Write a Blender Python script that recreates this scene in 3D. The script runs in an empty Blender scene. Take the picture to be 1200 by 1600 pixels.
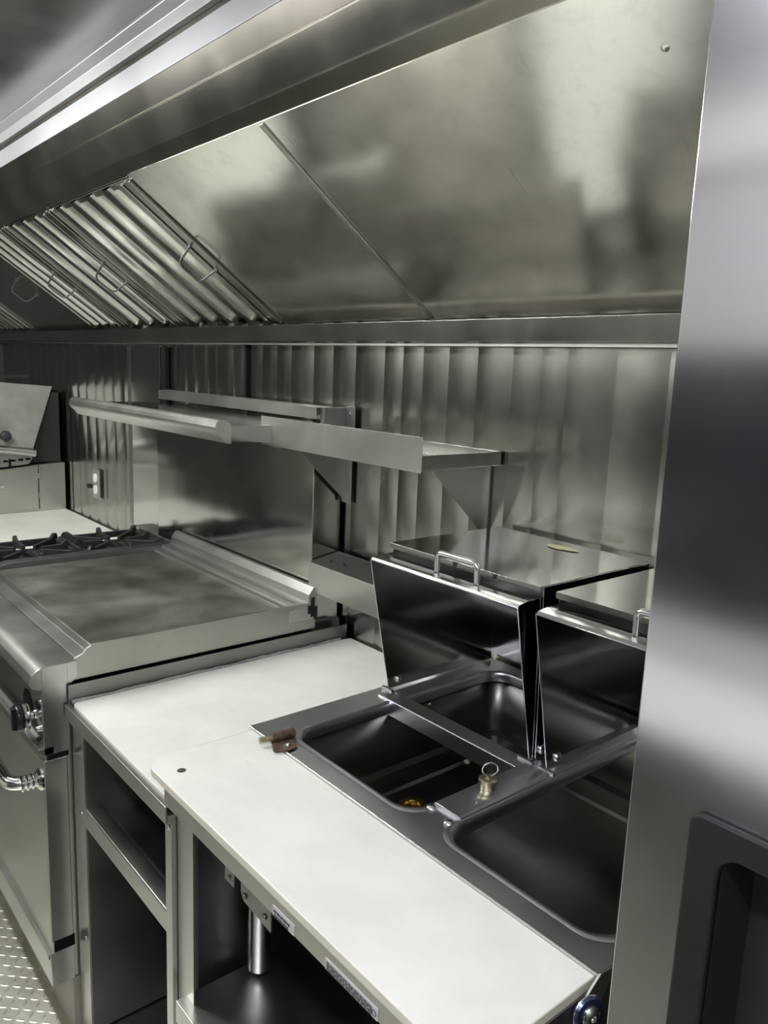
import bpy, bmesh, math, random
from mathutils import Vector, Matrix

random.seed(7)
sc = bpy.context.scene
COL = sc.collection
rad = math.radians

# ------------------------------------------------------------------ camera
CAMZ = 1.65
cam_d = bpy.data.cameras.new('camera')
cam = bpy.data.objects.new('camera', cam_d)
COL.objects.link(cam)
cam_d.sensor_fit = 'HORIZONTAL'
cam_d.sensor_width = 36.0
cam_d.lens = 1232.27 / 1200 * 36.0
cam_d.clip_start = 0.02
right = Vector((0.64095, 0.766572, 0.039374))
down = Vector((0.162958, -0.085768, -0.982898))
fwd = Vector((-0.750085, 0.636405, -0.179892))
m3 = Matrix((right, -down, -fwd)).transposed()
cam.matrix_world = Matrix.Translation((0, 0, CAMZ)) @ m3.to_4x4()
sc.camera = cam

# ------------------------------------------------------------------ world / view
w = bpy.data.worlds.new('world')
sc.world = w
w.use_nodes = True
w.node_tree.nodes['Background'].inputs[0].default_value = (0.8, 0.85, 1.0, 1)
w.node_tree.nodes['Background'].inputs[1].default_value = 0.6
sc.view_settings.view_transform = 'Standard'
sc.view_settings.look = 'None'
sc.view_settings.gamma = 1.0
sc.view_settings.use_curve_mapping = False
sc.view_settings.exposure = 0.0
try:
    sc.cycles.use_denoising = True
    sc.cycles.max_bounces = 12
    sc.cycles.glossy_bounces = 8
    sc.cycles.diffuse_bounces = 4
    sc.cycles.caustics_reflective = True
    sc.cycles.sample_clamp_indirect = 6.0
    sc.cycles.blur_glossy = 0.5
except Exception:
    pass

# lamp data: (x0, x1, strength, colour)  - half-round LED battens on the ceiling of the aisle
LAMPS = [  # x0, x1, y, strength, colour, where
    (-0.60, 0.50, -0.28, 80.0, (0.92, 0.94, 1.0), 'in front of the refrigerator'),
    (-3.35, -1.95, 0.08, 98.0, (0.98, 1.0, 0.94), 'in front of the range'),
]
CEIL = 2.355

# ------------------------------------------------------------------ materials
def new_mat(name):
    m = bpy.data.materials.new(name)
    m.use_nodes = True
    nt = m.node_tree
    return m, nt, nt.nodes['Principled BSDF']


def lk(nt, a, b):
    nt.links.new(a, b)


def coords(nt, scale, rot=(0, 0, 0)):
    tc = nt.nodes.new('ShaderNodeNewGeometry')
    mp = nt.nodes.new('ShaderNodeMapping')
    mp.inputs['Scale'].default_value = scale
    mp.inputs['Rotation'].default_value = rot
    lk(nt, tc.outputs['Position'], mp.inputs['Vector'])
    return mp.outputs['Vector']


def noise(nt, vec, scale, detail=3.0, rough=0.55):
    n = nt.nodes.new('ShaderNodeTexNoise')
    n.inputs['Scale'].default_value = scale
    n.inputs['Detail'].default_value = detail
    n.inputs['Roughness'].default_value = rough
    lk(nt, vec, n.inputs['Vector'])
    return n.outputs['Fac']


def ramp(nt, fac, stops):
    r = nt.nodes.new('ShaderNodeValToRGB')
    cr = r.color_ramp
    while len(cr.elements) < len(stops):
        cr.elements.new(0.5)
    for e, (p, c) in zip(cr.elements, stops):
        e.position = p
        e.color = (*c, 1) if len(c) == 3 else c
    lk(nt, fac, r.inputs['Fac'])
    return r.outputs['Color']


def maprange(nt, fac, a, b, lo, hi):
    n = nt.nodes.new('ShaderNodeMapRange')
    n.inputs['From Min'].default_value = a
    n.inputs['From Max'].default_value = b
    n.inputs['To Min'].default_value = lo
    n.inputs['To Max'].default_value = hi
    lk(nt, fac, n.inputs['Value'])
    return n.outputs['Result']


def mixc(nt, fac, a, b, mode='MIX'):
    n = nt.nodes.new('ShaderNodeMix')
    n.data_type = 'RGBA'
    n.blend_type = mode
    if isinstance(fac, (int, float)):
        n.inputs['Factor'].default_value = fac
    else:
        lk(nt, fac, n.inputs['Factor'])
    for s, v in (('A', a), ('B', b)):
        sock = [i for i in n.inputs if i.name == s and i.type == 'RGBA'][0]
        if isinstance(v, tuple):
            sock.default_value = (*v, 1)
        else:
            lk(nt, v, sock)
    return [o for o in n.outputs if o.type == 'RGBA'][0]


def steel(name, base=(0.60, 0.60, 0.575), rough=0.28, drough=0.10, grain=(3, 3, 120), bump=0.0,
          smudge=0.12, aniso=0.0, spots=0.0, wave=0.0, metallic=1.0, film=0.0, tang=None, streaks=0.0):
    m, nt, b = new_mat(name)
    b.inputs['Metallic'].default_value = metallic
    v1 = coords(nt, (1, 1, 1))
    big = noise(nt, v1, 5.0, 4.0, 0.6)
    vg = coords(nt, grain)
    fine = noise(nt, vg, 4.0, 3.0, 0.6)
    dark = tuple(c * (1 - smudge) for c in base)
    lite = tuple(min(1, c * (1 + smudge * 0.6)) for c in base)
    col = ramp(nt, big, [(0.3, dark), (0.7, lite)])
    if spots:
        vs = noise(nt, coords(nt, (1, 1, 1)), 38.0, 5.0, 0.7)
        msk = maprange(nt, vs, 0.58, 0.72, 0.0, spots)
        col = mixc(nt, msk, col, tuple(c * 0.55 for c in base))
    lk(nt, col, b.inputs['Base Color'])
    r1 = maprange(nt, big, 0.3, 0.7, max(0.03, rough - drough), rough + drough)
    add = nt.nodes.new('ShaderNodeMath')
    add.operation = 'ADD'
    lk(nt, r1, add.inputs[0])
    lk(nt, maprange(nt, fine, 0.2, 0.8, -drough * 0.2, drough * 0.2), add.inputs[1])
    lk(nt, add.outputs[0], b.inputs['Roughness'])
    bp = nt.nodes.new('ShaderNodeBump')
    bp.inputs['Strength'].default_value = bump
    bp.inputs['Distance'].default_value = 0.002
    lk(nt, fine, bp.inputs['Height'])
    last = bp if bump else None
    if wave:
        lw = noise(nt, v1, 3.2, 1.0, 0.4)
        b2 = nt.nodes.new('ShaderNodeBump')
        b2.inputs['Strength'].default_value = 1.0
        b2.inputs['Distance'].default_value = wave
        lk(nt, lw, b2.inputs['Height'])
        last = b2
    if last is not None:
        lk(nt, last.outputs['Normal'], b.inputs['Normal'])
    if streaks:
        n3 = noise(nt, coords(nt, (46, 5, 5)), 1.6, 4.0, 0.6)
        col = mixc(nt, maprange(nt, n3, 0.66, 0.74, 0.0, streaks), col, tuple(q * 0.45 for q in base))
        n4 = noise(nt, coords(nt, (1, 1.3, 1.3)), 26.0, 8.0, 0.75)
        col = mixc(nt, maprange(nt, n4, 0.50, 0.62, 0.0, streaks * 0.6), col, tuple(q * 0.70 for q in base))
        lk(nt, col, b.inputs['Base Color'])
    if film:
        # a patchy dull grease film that scatters light
        fl = noise(nt, coords(nt, (1.0, 1.4, 1.4)), 2.3, 6.0, 0.62)
        lk(nt, maprange(nt, fl, 0.38, 0.66, 1.0, 1.0 - film), b.inputs['Metallic'])
    if aniso:
        b.inputs['Anisotropic'].default_value = aniso
        if tang:
            cx_ = nt.nodes.new('ShaderNodeCombineXYZ')
            for q in range(3):
                cx_.inputs[q].default_value = tang[q]
            lk(nt, cx_.outputs[0], b.inputs['Tangent'])
    return m


def plain(name, col, rough=0.5, metallic=0.0, spec=0.5, var=0.0, scale=20.0, emit=None, es=0.0, coat=0.0):
    m, nt, b = new_mat(name)
    b.inputs['Roughness'].default_value = rough
    b.inputs['Metallic'].default_value = metallic
    b.inputs['Specular IOR Level'].default_value = spec
    b.inputs['Coat Weight'].default_value = coat
    n = noise(nt, coords(nt, (1, 1, 1)), scale, 4.0, 0.6)
    c = ramp(nt, n, [(0.3, tuple(x * (1 - var) for x in col)), (0.7, tuple(min(1, x * (1 + var)) for x in col))])
    lk(nt, c, b.inputs['Base Color'])
    if emit:
        b.inputs['Emission Color'].default_value = (*emit, 1)
        b.inputs['Emission Strength'].default_value = es
    return m


def board_mat(name, col):
    m, nt, b = new_mat(name)
    v = coords(nt, (1, 1, 1), (0, 0, 0.35))
    n1 = noise(nt, v, 6.0, 5.0, 0.62)
    c = ramp(nt, n1, [(0.34, tuple(x * 0.90 for x in col)), (0.62, col)])
    v2 = coords(nt, (3, 22, 3), (0, 0, 0.5))
    n2 = noise(nt, v2, 5.0, 6.0, 0.7)
    c = mixc(nt, maprange(nt, n2, 0.64, 0.76, 0.0, 0.28), c, (0.45, 0.46, 0.42))
    n3 = noise(nt, v, 2.2, 2.0, 0.5)
    c = mixc(nt, maprange(nt, n3, 0.58, 0.75, 0.0, 0.25), c, (0.70, 0.70, 0.55))
    lk(nt, c, b.inputs['Base Color'])
    b.inputs['Roughness'].default_value = 0.36
    b.inputs['Specular IOR Level'].default_value = 0.4
    bp = nt.nodes.new('ShaderNodeBump')
    bp.inputs['Strength'].default_value = 0.04
    lk(nt, n2, bp.inputs['Height'])
    lk(nt, bp.outputs['Normal'], b.inputs['Normal'])
    return m


M = {}
M['steel'] = steel('brushed_steel', (0.565, 0.565, 0.545), 0.335, 0.035, (14, 60, 60), smudge=0.08)
M['steel_wall'] = steel('corrugated_wall_steel', (0.43, 0.43, 0.40), 0.205, 0.02, (90, 3, 1), smudge=0.12, wave=0.003, aniso=0.3, tang=(0, 0, 1))
M['steel_fascia'] = steel('fascia_steel', (0.56, 0.535, 0.49), 0.205, 0.03, (2, 40, 40), smudge=0.12)
M['steel_panel'] = steel('hood_panel_steel', (0.90, 0.885, 0.83), 0.17, 0.03, (2, 2, 2), smudge=0.08, spots=0.10, wave=0.006, streaks=0.45)
M['steel_flat'] = steel('flat_panel_steel', (0.60, 0.60, 0.56), 0.32, 0.03, (60, 3, 1), smudge=0.06, wave=0.003)
M['steel_fridge'] = steel('refrigerator_steel', (0.70, 0.70, 0.735), 0.14, 0.02, (110, 110, 1), smudge=0.04)
M['steel_gloss'] = steel('polished_steel', (0.46, 0.46, 0.455), 0.12, 0.03, (3, 60, 60), smudge=0.12)
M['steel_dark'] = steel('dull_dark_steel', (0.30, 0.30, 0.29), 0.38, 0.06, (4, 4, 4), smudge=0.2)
M['steel_rim'] = steel('worn_rim_steel', (0.66, 0.66, 0.71), 0.305, 0.012, (30, 2, 30), smudge=0.16)
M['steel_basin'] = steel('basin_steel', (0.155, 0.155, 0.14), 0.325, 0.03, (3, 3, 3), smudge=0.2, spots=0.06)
M['steel_ceiling'] = steel('ceiling_steel', (0.60, 0.60, 0.62), 0.21, 0.03, (3, 3, 3), smudge=0.08)
M['alu'] = steel('matt_aluminium', (0.26, 0.26, 0.275), 0.42, 0.05, (3, 40, 40), smudge=0.08, metallic=0.45)
M['filter'] = steel('filter_steel', (0.50, 0.49, 0.465), 0.215, 0.03, (60, 3, 3), smudge=0.12)
M['griddle'] = steel('seasoned_griddle', (0.30, 0.29, 0.26), 0.48, 0.07, (8, 40, 8), smudge=0.5, spots=0.4)
M['rusty_steel'] = steel('stained_splash_steel', (0.45, 0.43, 0.395), 0.36, 0.05, (4, 4, 60), smudge=0.14, spots=0.2)
M['steel_mirror'] = steel('mirror_finish_steel', (0.60, 0.60, 0.565), 0.13, 0.03, (60, 3, 1), smudge=0.08, wave=0.0025)
M['lid_steel'] = steel('dull_lid_steel', (0.33, 0.32, 0.30), 0.55, 0.06, (4, 4, 4), smudge=0.3)
M['steel_lip'] = steel('bright_lip_steel', (0.72, 0.72, 0.68), 0.34, 0.04, (14, 60, 60), smudge=0.14)
M['alu_strip'] = steel('pale_strip_metal', (0.29, 0.29, 0.315), 0.42, 0.05, (3, 40, 40), smudge=0.10, metallic=0.45)
M['chrome'] = plain('chrome', (0.82, 0.82, 0.82), 0.06, 1.0)
M['wire'] = plain('dull_wire', (0.22, 0.22, 0.22), 0.35, 1.0)
M['handle'] = plain('handle_steel', (0.75, 0.75, 0.76), 0.2, 1.0)
M['black'] = plain('black_plastic', (0.018, 0.018, 0.02), 0.35, var=0.1)
M['black_gloss'] = plain('black_gloss_plastic', (0.012, 0.012, 0.016), 0.14)
M['recess'] = plain('handle_recess_plastic', (0.014, 0.014, 0.015), 0.5, spec=0.25, var=0.15, scale=60)
M['iron'] = plain('cast_iron', (0.022, 0.022, 0.024), 0.55, 0.2, var=0.3)
M['rail_blue'] = steel('blued_rail_steel', (0.20, 0.20, 0.22), 0.42, 0.06, (4, 4, 4), 0.02, 0.15)
M['soot_shade'] = plain('soot_shade_black', (0.012, 0.012, 0.014), 0.6, var=0.3)  # burnt grease, and the shaded gap behind the grill lid painted black
M['gap'] = plain('dark_gap', (0.008, 0.008, 0.008), 0.8, spec=0.1)
M['board'] = board_mat('white_cutting_board', (0.80, 0.81, 0.765))
M['board2'] = board_mat('white_worktop_board', (0.78, 0.79, 0.735))
M['cream'] = plain('board_edge_cream', (0.72, 0.69, 0.58), 0.5, var=0.05)
M['white_plastic'] = plain('white_plastic', (0.82, 0.82, 0.78), 0.4)
M['brass'] = plain('brass', (0.52, 0.37, 0.12), 0.28, 1.0, var=0.2, scale=50)
M['brass_dull'] = plain('dull_brass', (0.48, 0.43, 0.30), 0.36, 1.0, var=0.25, scale=70)
M['rust'] = plain('rusty_metal', (0.13, 0.085, 0.06), 0.6, 0.6, var=0.5, scale=90)
M['paper'] = plain('label_paper', (0.55, 0.55, 0.56), 0.5, var=0.04)
M['ink'] = plain('label_ink', (0.06, 0.06, 0.07), 0.6)
M['residue'] = plain('sticky_residue', (0.55, 0.50, 0.32), 0.6, var=0.15, scale=80)
M['tan'] = plain('tan_kick_board', (0.34, 0.31, 0.27), 0.5, var=0.2, scale=8)
M['crumb'] = plain('white_crumb', (0.75, 0.72, 0.6), 0.8)
M['white_wall'] = plain('white_wall_panel', (0.50, 0.48, 0.47), 0.5, var=0.03)
M['dark_wall'] = plain('dark_end_wall', (0.06, 0.06, 0.06), 0.7, var=0.1)
M['window'] = plain('dark_window_glass', (0.02, 0.02, 0.025), 0.05)
M['blue'] = plain('blued_knob_face', (0.10, 0.13, 0.26), 0.22, 0.9, var=0.3, scale=60)
M['floor'] = steel('diamond_plate', (0.66, 0.65, 0.58), 0.46, 0.06, (5, 5, 5), smudge=0.15)
M['caulk'] = plain('grey_caulk', (0.36, 0.36, 0.35), 0.5, var=0.2, scale=60)


# ------------------------------------------------------------------ mesh helpers
class MB:
    def __init__(self):
        self.bm = bmesh.new()

    def face(self, pts):
        vs = [self.bm.verts.new(p) for p in pts]
        return self.bm.faces.new(vs)

    def box(self, x0, x1, y0, y1, z0, z1):
        return self.prism([(y0, z0), (y1, z0), (y1, z1), (y0, z1)], 'x', x0, x1)

    def prism(self, poly, axis, a0, a1):
        def mk(p, a):
            if axis == 'x':
                return (a, p[0], p[1])
            if axis == 'y':
                return (p[0], a, p[1])
            return (p[0], p[1], a)
        A = [self.bm.verts.new(mk(p, a0)) for p in poly]
        B = [self.bm.verts.new(mk(p, a1)) for p in poly]
        n = len(poly)
        fs = [self.bm.faces.new(A[::-1]), self.bm.faces.new(B)]
        for i in range(n):
            j = (i + 1) % n
            fs.append(self.bm.faces.new([A[i], A[j], B[j], B[i]]))
        bmesh.ops.recalc_face_normals(self.bm, faces=fs)
        return self

    def sheet(self, prof, axis, a0, a1, t):
        """open polyline profile given a thickness t and extruded along an axis"""
        P = [Vector(p) for p in prof]
        offs = []
        for i, p in enumerate(P):
            ds = []
            if i > 0:
                ds.append((P[i] - P[i - 1]).normalized())
            if i < len(P) - 1:
                ds.append((P[i + 1] - P[i]).normalized())
            ns = [Vector((-d.y, d.x)) for d in ds]
            n = sum(ns, Vector((0, 0)))
            n.normalize()
            k = 1.0 / max(0.35, n.dot(ns[0]))
            offs.append(p + n * t * k)
        poly = [tuple(p) for p in P] + [tuple(p) for p in reversed(offs)]
        return self.prism(poly, axis, a0, a1)

    def tube(self, pts, r, n=12, caps=True):
        P = [Vector(p) for p in pts]
        rings = []
        prev = None
        for i, p in enumerate(P):
            if i == 0:
                d = P[1] - P[0]
            elif i == len(P) - 1:
                d = P[-1] - P[-2]
            else:
                d = (P[i] - P[i - 1]).normalized() + (P[i + 1] - P[i]).normalized()
            d.normalize()
            if prev is None:
                up = Vector((0, 0, 1)) if abs(d.z) < 0.9 else Vector((1, 0, 0))
                u = d.cross(up).normalized()
            else:
                u = prev - d * prev.dot(d)
                u.normalize()
            prev = u
            v = d.cross(u)
            rr = r[i] if isinstance(r, (list, tuple)) else r
            rings.append([self.bm.verts.new(p + (u * math.cos(2 * math.pi * k / n) + v * math.sin(2 * math.pi * k / n)) * rr) for k in range(n)])
        fs = []
        for a, b in zip(rings, rings[1:]):
            for k in range(n):
                l = (k + 1) % n
                fs.append(self.bm.faces.new([a[k], a[l], b[l], b[k]]))
        if caps:
            fs.append(self.bm.faces.new(rings[0][::-1]))
            fs.append(self.bm.faces.new(rings[-1]))
        bmesh.ops.recalc_face_normals(self.bm, faces=fs)
        return self

    def lathe(self, prof, centre, axis=(0, 0, 1), n=24):
        """prof: list of (radius, height) from bottom to top"""
        ax = Vector(axis).normalized()
        up = Vector((0, 0, 1)) if abs(ax.z) < 0.9 else Vector((1, 0, 0))
        u = ax.cross(up).normalized()
        v = ax.cross(u)
        c = Vector(centre)
        rings = []
        for (r, h) in prof:
            if r < 1e-6:
                rings.append([self.bm.verts.new(c + ax * h)])
            else:
                rings.append([self.bm.verts.new(c + ax * h + (u * math.cos(2 * math.pi * k / n) + v * math.sin(2 * math.pi * k / n)) * r) for k in range(n)])
        fs = []
        for a, b in zip(rings, rings[1:]):
            for k in range(n):
                l = (k + 1) % n
                if len(a) == 1 and len(b) == 1:
                    continue
                if len(a) == 1:
                    fs.append(self.bm.faces.new([a[0], b[k], b[l]]))
                elif len(b) == 1:
                    fs.append(self.bm.faces.new([a[k], a[l], b[0]]))
                else:
                    fs.append(self.bm.faces.new([a[k], a[l], b[l], b[k]]))
        if len(rings[0]) > 1:
            fs.append(self.bm.faces.new(rings[0][::-1]))
        if len(rings[-1]) > 1:
            fs.append(self.bm.faces.new(rings[-1]))
        bmesh.ops.recalc_face_normals(self.bm, faces=fs)
        return self

    def ring(self, c, R, r, u, v, n=32, m=8):
        c, u, v = Vector(c), Vector(u).normalized(), Vector(v).normalized()
        wv = u.cross(v)
        rings = []
        for i in range(n):
            a = 2 * math.pi * i / n
            d = u * math.cos(a) + v * math.sin(a)
            rings.append([self.bm.verts.new(c + d * (R + r * math.cos(2 * math.pi * k / m)) + wv * r * math.sin(2 * math.pi * k / m)) for k in range(m)])
        fs = []
        for i in range(n):
            a, b = rings[i], rings[(i + 1) % n]
            for k in range(m):
                l = (k + 1) % m
                fs.append(self.bm.faces.new([a[k], a[l], b[l], b[k]]))
        bmesh.ops.recalc_face_normals(self.bm, faces=fs)
        return self

    def screw(self, c, n, r=0.006):
        return self.lathe([(r, 0.0), (r, r * 0.25), (r * 0.75, r * 0.6), (0, r * 0.7)], c, n, 12)

    def build(self, name, mat, parent=None, bevel=0.0, seg=2, smooth=35):
        me = bpy.data.meshes.new(name)
        off = Vector((0, 0, 0))
        if parent is not None:
            off = world_loc(parent)
            bmesh.ops.translate(self.bm, verts=self.bm.verts, vec=-off)
        self.bm.to_mesh(me)
        self.bm.free()
        for p in me.polygons:
            p.use_smooth = True
        me.set_sharp_from_angle(angle=rad(smooth))
        o = bpy.data.objects.new(name, me)
        COL.objects.link(o)
        mats = mat if isinstance(mat, list) else [mat]
        for mm in mats:
            me.materials.append(M[mm] if isinstance(mm, str) else mm)
        if parent is not None:
            o.parent = parent
        if bevel:
            b = o.modifiers.new('bevel', 'BEVEL')
            b.width = bevel
            b.segments = seg
            b.limit_method = 'ANGLE'
            b.angle_limit = rad(35)
            b.harden_normals = True
        return o


def world_loc(o):
    l = Vector(o.location)
    while o.parent is not None:
        o = o.parent
        l = l + Vector(o.location)
    return l


def thing(name, label, cat, loc, group=None):
    e = bpy.data.objects.new(name, None)
    COL.objects.link(e)
    e.location = loc
    e.empty_display_size = 0.05
    e['label'] = label
    e['category'] = cat
    if group:
        e['group'] = group
    return e


def tag(o, label, cat, group=None):
    o['label'] = label
    o['category'] = cat
    if group:
        o['group'] = group
    return o


def struct(o):
    o['kind'] = 'structure'
    return o


def fillet(poly, rads, n=6):
    out = []
    N = len(poly)
    for i, p in enumerate(poly):
        r = rads[i] if isinstance(rads, (list, tuple)) else rads
        p = Vector(p)
        if r <= 0:
            out.append(tuple(p))
            continue
        a = (Vector(poly[i - 1]) - p).normalized()
        b = (Vector(poly[(i + 1) % N]) - p).normalized()
        ang = a.angle(b)
        d = r / math.tan(ang / 2)
        s, e = p + a * d, p + b * d
        c = p + (a + b).normalized() * (r / math.sin(ang / 2))
        va, vb = s - c, e - c
        t0 = math.atan2(va.y, va.x)
        t1 = math.atan2(vb.y, vb.x)
        dt = t1 - t0
        while dt > math.pi:
            dt -= 2 * math.pi
        while dt < -math.pi:
            dt += 2 * math.pi
        for k in range(n + 1):
            t = t0 + dt * k / n
            out.append((c.x + r * math.cos(t), c.y + r * math.sin(t)))
    return out


def rect(x0, x1, y0, y1):
    return [(x0, y0), (x1, y0), (x1, y1), (x0, y1)]


def holed_plate(outer, holes, z0, z1):
    mb = MB()
    bm = mb.bm
    edges = []
    for loop in [outer] + holes:
        vs = [bm.verts.new((p[0], p[1], z0)) for p in loop]
        for i in range(len(vs)):
            edges.append(bm.edges.new((vs[i], vs[(i + 1) % len(vs)])))
    r = bmesh.ops.triangle_fill(bm, use_beauty=True, use_dissolve=False, edges=edges)
    fs = [g for g in r['geom'] if isinstance(g, bmesh.types.BMFace)]
    ex = bmesh.ops.extrude_face_region(bm, geom=fs)
    vs = [g for g in ex['geom'] if isinstance(g, bmesh.types.BMVert)]
    bmesh.ops.translate(bm, verts=vs, vec=(0, 0, z1 - z0))
    bmesh.ops.recalc_face_normals(bm, faces=bm.faces)
    bmesh.ops.dissolve_limit(bm, angle_limit=rad(1), verts=bm.verts, edges=bm.edges)
    return mb


def bent(pts, r=0.02, n=6):
    """round the corners of a 3-D polyline"""
    P = [Vector(p) for p in pts]
    out = [P[0]]
    for i in range(1, len(P) - 1):
        a = (P[i - 1] - P[i])
        b = (P[i + 1] - P[i])
        rr = min(r, a.length * 0.49, b.length * 0.49)
        s, e = P[i] + a.normalized() * rr, P[i] + b.normalized() * rr
        for k in range(n + 1):
            t = k / n
            out.append(s * (1 - t) ** 2 + P[i] * 2 * t * (1 - t) + e * t ** 2)
    out.append(P[-1])
    return out


# ================================================================== THE ROOM
XL, XR, YF, YW = -5.25, 1.25, -0.80, 1.36
# floor: diamond plate with raised lugs where it shows
mb = MB()
mb.box(XL, XR, YF, YW + 0.02, -0.04, 0.0)
for ix in range(0, 62):
    for iy in range(0, 24):
        cx, cy = -2.85 + ix * 0.024, 0.02 + iy * 0.024
        a = rad(45) if (ix + iy) % 2 else rad(-45)
        d = Vector((math.cos(a), math.sin(a), 0))
        n_ = Vector((-d.y, d.x, 0))
        c = Vector((cx, cy, 0.0))
        L, W_ = 0.0125, 0.0038
        base = [c - d * L, c - d * L * .4 - n_ * W_, c + d * L * .4 - n_ * W_, c + d * L, c + d * L * .4 + n_ * W_, c - d * L * .4 + n_ * W_]
        top = [c - d * L * .55 + Vector((0, 0, .0007)), c + d * L * .55 + Vector((0, 0, .0007))]
        B = [mb.bm.verts.new(p) for p in base]
        T = [mb.bm.verts.new(p) for p in top]
        for f in ([B[0], B[1], T[0]], [B[1], B[2], T[1], T[0]], [B[2], B[3], T[1]], [B[3], B[4], T[1]], [B[4], B[5], T[0], T[1]], [B[5], B[0], T[0]]):
            mb.bm.faces.new(f)
struct(mb.build('floor', 'floor', smooth=20))

# ceiling
struct(MB().box(XL, XR, YF, YW, CEIL, CEIL + 0.04).build('ceiling', 'steel_ceiling'))

# back wall: steel sheet with vertical scalloped ribs
creases = [-5.25]
x = -5.13
while x < -3.36:
    creases.append(x)
    x += 0.117
creases += [-3.29, -2.94, -2.86, -2.788, -2.709, -2.61, -2.538, -2.425, -2.331, -2.327, -2.237, -2.15, -2.069, -1.949, -1.853,
            -1.748, -1.624, -1.55, -1.474, -1.383, -1.288, -1.181, -1.10, -1.032, -0.914, -0.80, -0.69]
x = -0.57
while x < XR - 0.05:
    creases.append(x)
    x += 0.118
creases.append(XR)
mb = MB()
cols = []
for i in range(len(creases) - 1):
    a, b = creases[i], creases[i + 1]
    wdt = b - a
    amp = 0.0042 * min(1.0, wdt / 0.11) * random.uniform(0.75, 1.2)
    sk = random.uniform(-0.25, 0.3)
    if abs(a + 3.29) < .01 or wdt < 0.01:
        amp = 0
    for k in range(0, 9):
        if k == 8 and i < len(creases) - 2:
            continue
        t = k / 8
        y = YW - amp * 4 * t * (1 - t) * (1 + sk * (2 * t - 1))
        if wdt < 0.01 and 0 < k < 8:
            y = YW + 0.012
        cols.append((a + wdt * t, y, k == 0))
front_b = [mb.bm.verts.new((c[0], c[1], 0.0)) for c in cols]
front_t = [mb.bm.verts.new((c[0], c[1], CEIL)) for c in cols]
for i in range(len(cols) - 1):
    mb.bm.faces.new([front_b[i], front_b[i + 1], front_t[i + 1], front_t[i]])
bk = [mb.bm.verts.new(p) for p in ((XL, YW + .05, 0), (XR, YW + .05, 0), (XR, YW + .05, CEIL), (XL, YW + .05, CEIL))]
mb.bm.faces.new(bk)
wall = mb.build('wall_back', 'steel_wall', smooth=3.0)
for p in wall.data.polygons:
    p.use_smooth = True
struct(wall)
me = wall.data
# smooth inside each scallop, sharp at the creases
sharp = [False] * len(me.edges)
cx = set(round(c[0], 4) for c in cols if c[2])
for e in me.edges:
    a, b = me.vertices[e.vertices[0]].co, me.vertices[e.vertices[1]].co
    if abs(a.x - b.x) < 1e-5 and round(a.x, 4) in cx:
        sharp[e.index] = True
at = me.attributes.get('sharp_edge') or me.attributes.new('sharp_edge', 'BOOLEAN', 'EDGE')
at.data.foreach_set('value', sharp)

struct(MB().box(XL - 0.05, XL, YF, YW, 0, CEIL).build('wall_left', 'dark_wall'))
struct(MB().box(XR, XR + 0.05, YF, YW, 0, CEIL).build('wall_right', 'white_wall'))
# front wall (across the aisle) with a serving window
mb = MB()
WX0, WX1, WZ0, WZ1 = -4.9, 1.0, 1.05, 1.72
mb.box(XL, WX0, YF - .05, YF, 0, CEIL)
mb.box(WX1, XR, YF - .05, YF, 0, CEIL)
mb.box(WX0, WX1, YF - .05, YF, 0, WZ0)
mb.box(WX0, WX1, YF - .05, YF, WZ1, CEIL)
struct(mb.build('wall_front', 'white_wall'))
mb = MB()
mb.box(WX0, WX1, YF - .03, YF - .02, WZ0, WZ1)
struct(mb.build('window_1', 'window'))

struct(MB().box(XL, XR, YF, YF + 0.06, 2.13, 2.25).build('trim_5', 'white_plastic', bevel=0.004))
# flat strip of wall covering left of the range, and the ceiling trims
mb = MB()
mb.box(-3.245, -2.965, 1.338, 1.352, 0.935, 1.70)
struct(mb.build('trim_1', 'steel_mirror', bevel=0.001))
mb = MB()
mb.prism([(0.7680, 2.3082), (0.7820, 2.3082), (0.7820, CEIL), (0.7510, CEIL), (0.7510, CEIL - .003), (0.7665, 2.3350)], 'x', XL, 0.6)
struct(mb.build('trim_2', 'alu', bevel=0.0015))
mb = MB()
mb.box(-2.955, -2.915, 1.338, 1.353, 1.44, 1.695)
struct(mb.build('trim_3', 'gap'))
mb = MB()
mb.box(-3.29, -3.25, 1.340, 1.354, 0.945, 1.70)
struct(mb.build('trim_4', 'steel_dark'))

struct(MB().box(-2.336, -2.323, 1.349, 1.3585, 1.52, 1.706).build('trim_6', 'gap'))

# ================================================================== LAMPS
for (x0, x1, LAMP_Y, st, colr, where) in LAMPS:
    e = thing('ceiling_lamp', 'half-round LED batten on the ceiling ' + where, 'lamp', ((x0 + x1) / 2, LAMP_Y, CEIL), 'LED battens along the aisle ceiling')
    MB().box(x0 - .02, x1 + .02, LAMP_Y - .05, LAMP_Y + .05, CEIL - .02, CEIL - .001).build('lamp_base', 'alu', e, bevel=0.002)
    md = plain('led_diffuser', (0.9, 0.9, 0.9), 0.4, emit=colr, es=st)
    half = [(LAMP_Y + .042 * math.cos(math.pi * k / 12), CEIL - .021 - .045 * math.sin(math.pi * k / 12)) for k in range(13)]
    MB().prism(half, 'x', x0, x1).build('lamp_diffuser', md, e, smooth=40)

# ================================================================== EXHAUST HOOD
HX0, HX1 = -5.2, -0.312
hood = thing('exhaust_hood', 'long stainless steel exhaust hood above the cooking line', 'hood', (-2.3, 1.1, 2.0))
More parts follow.
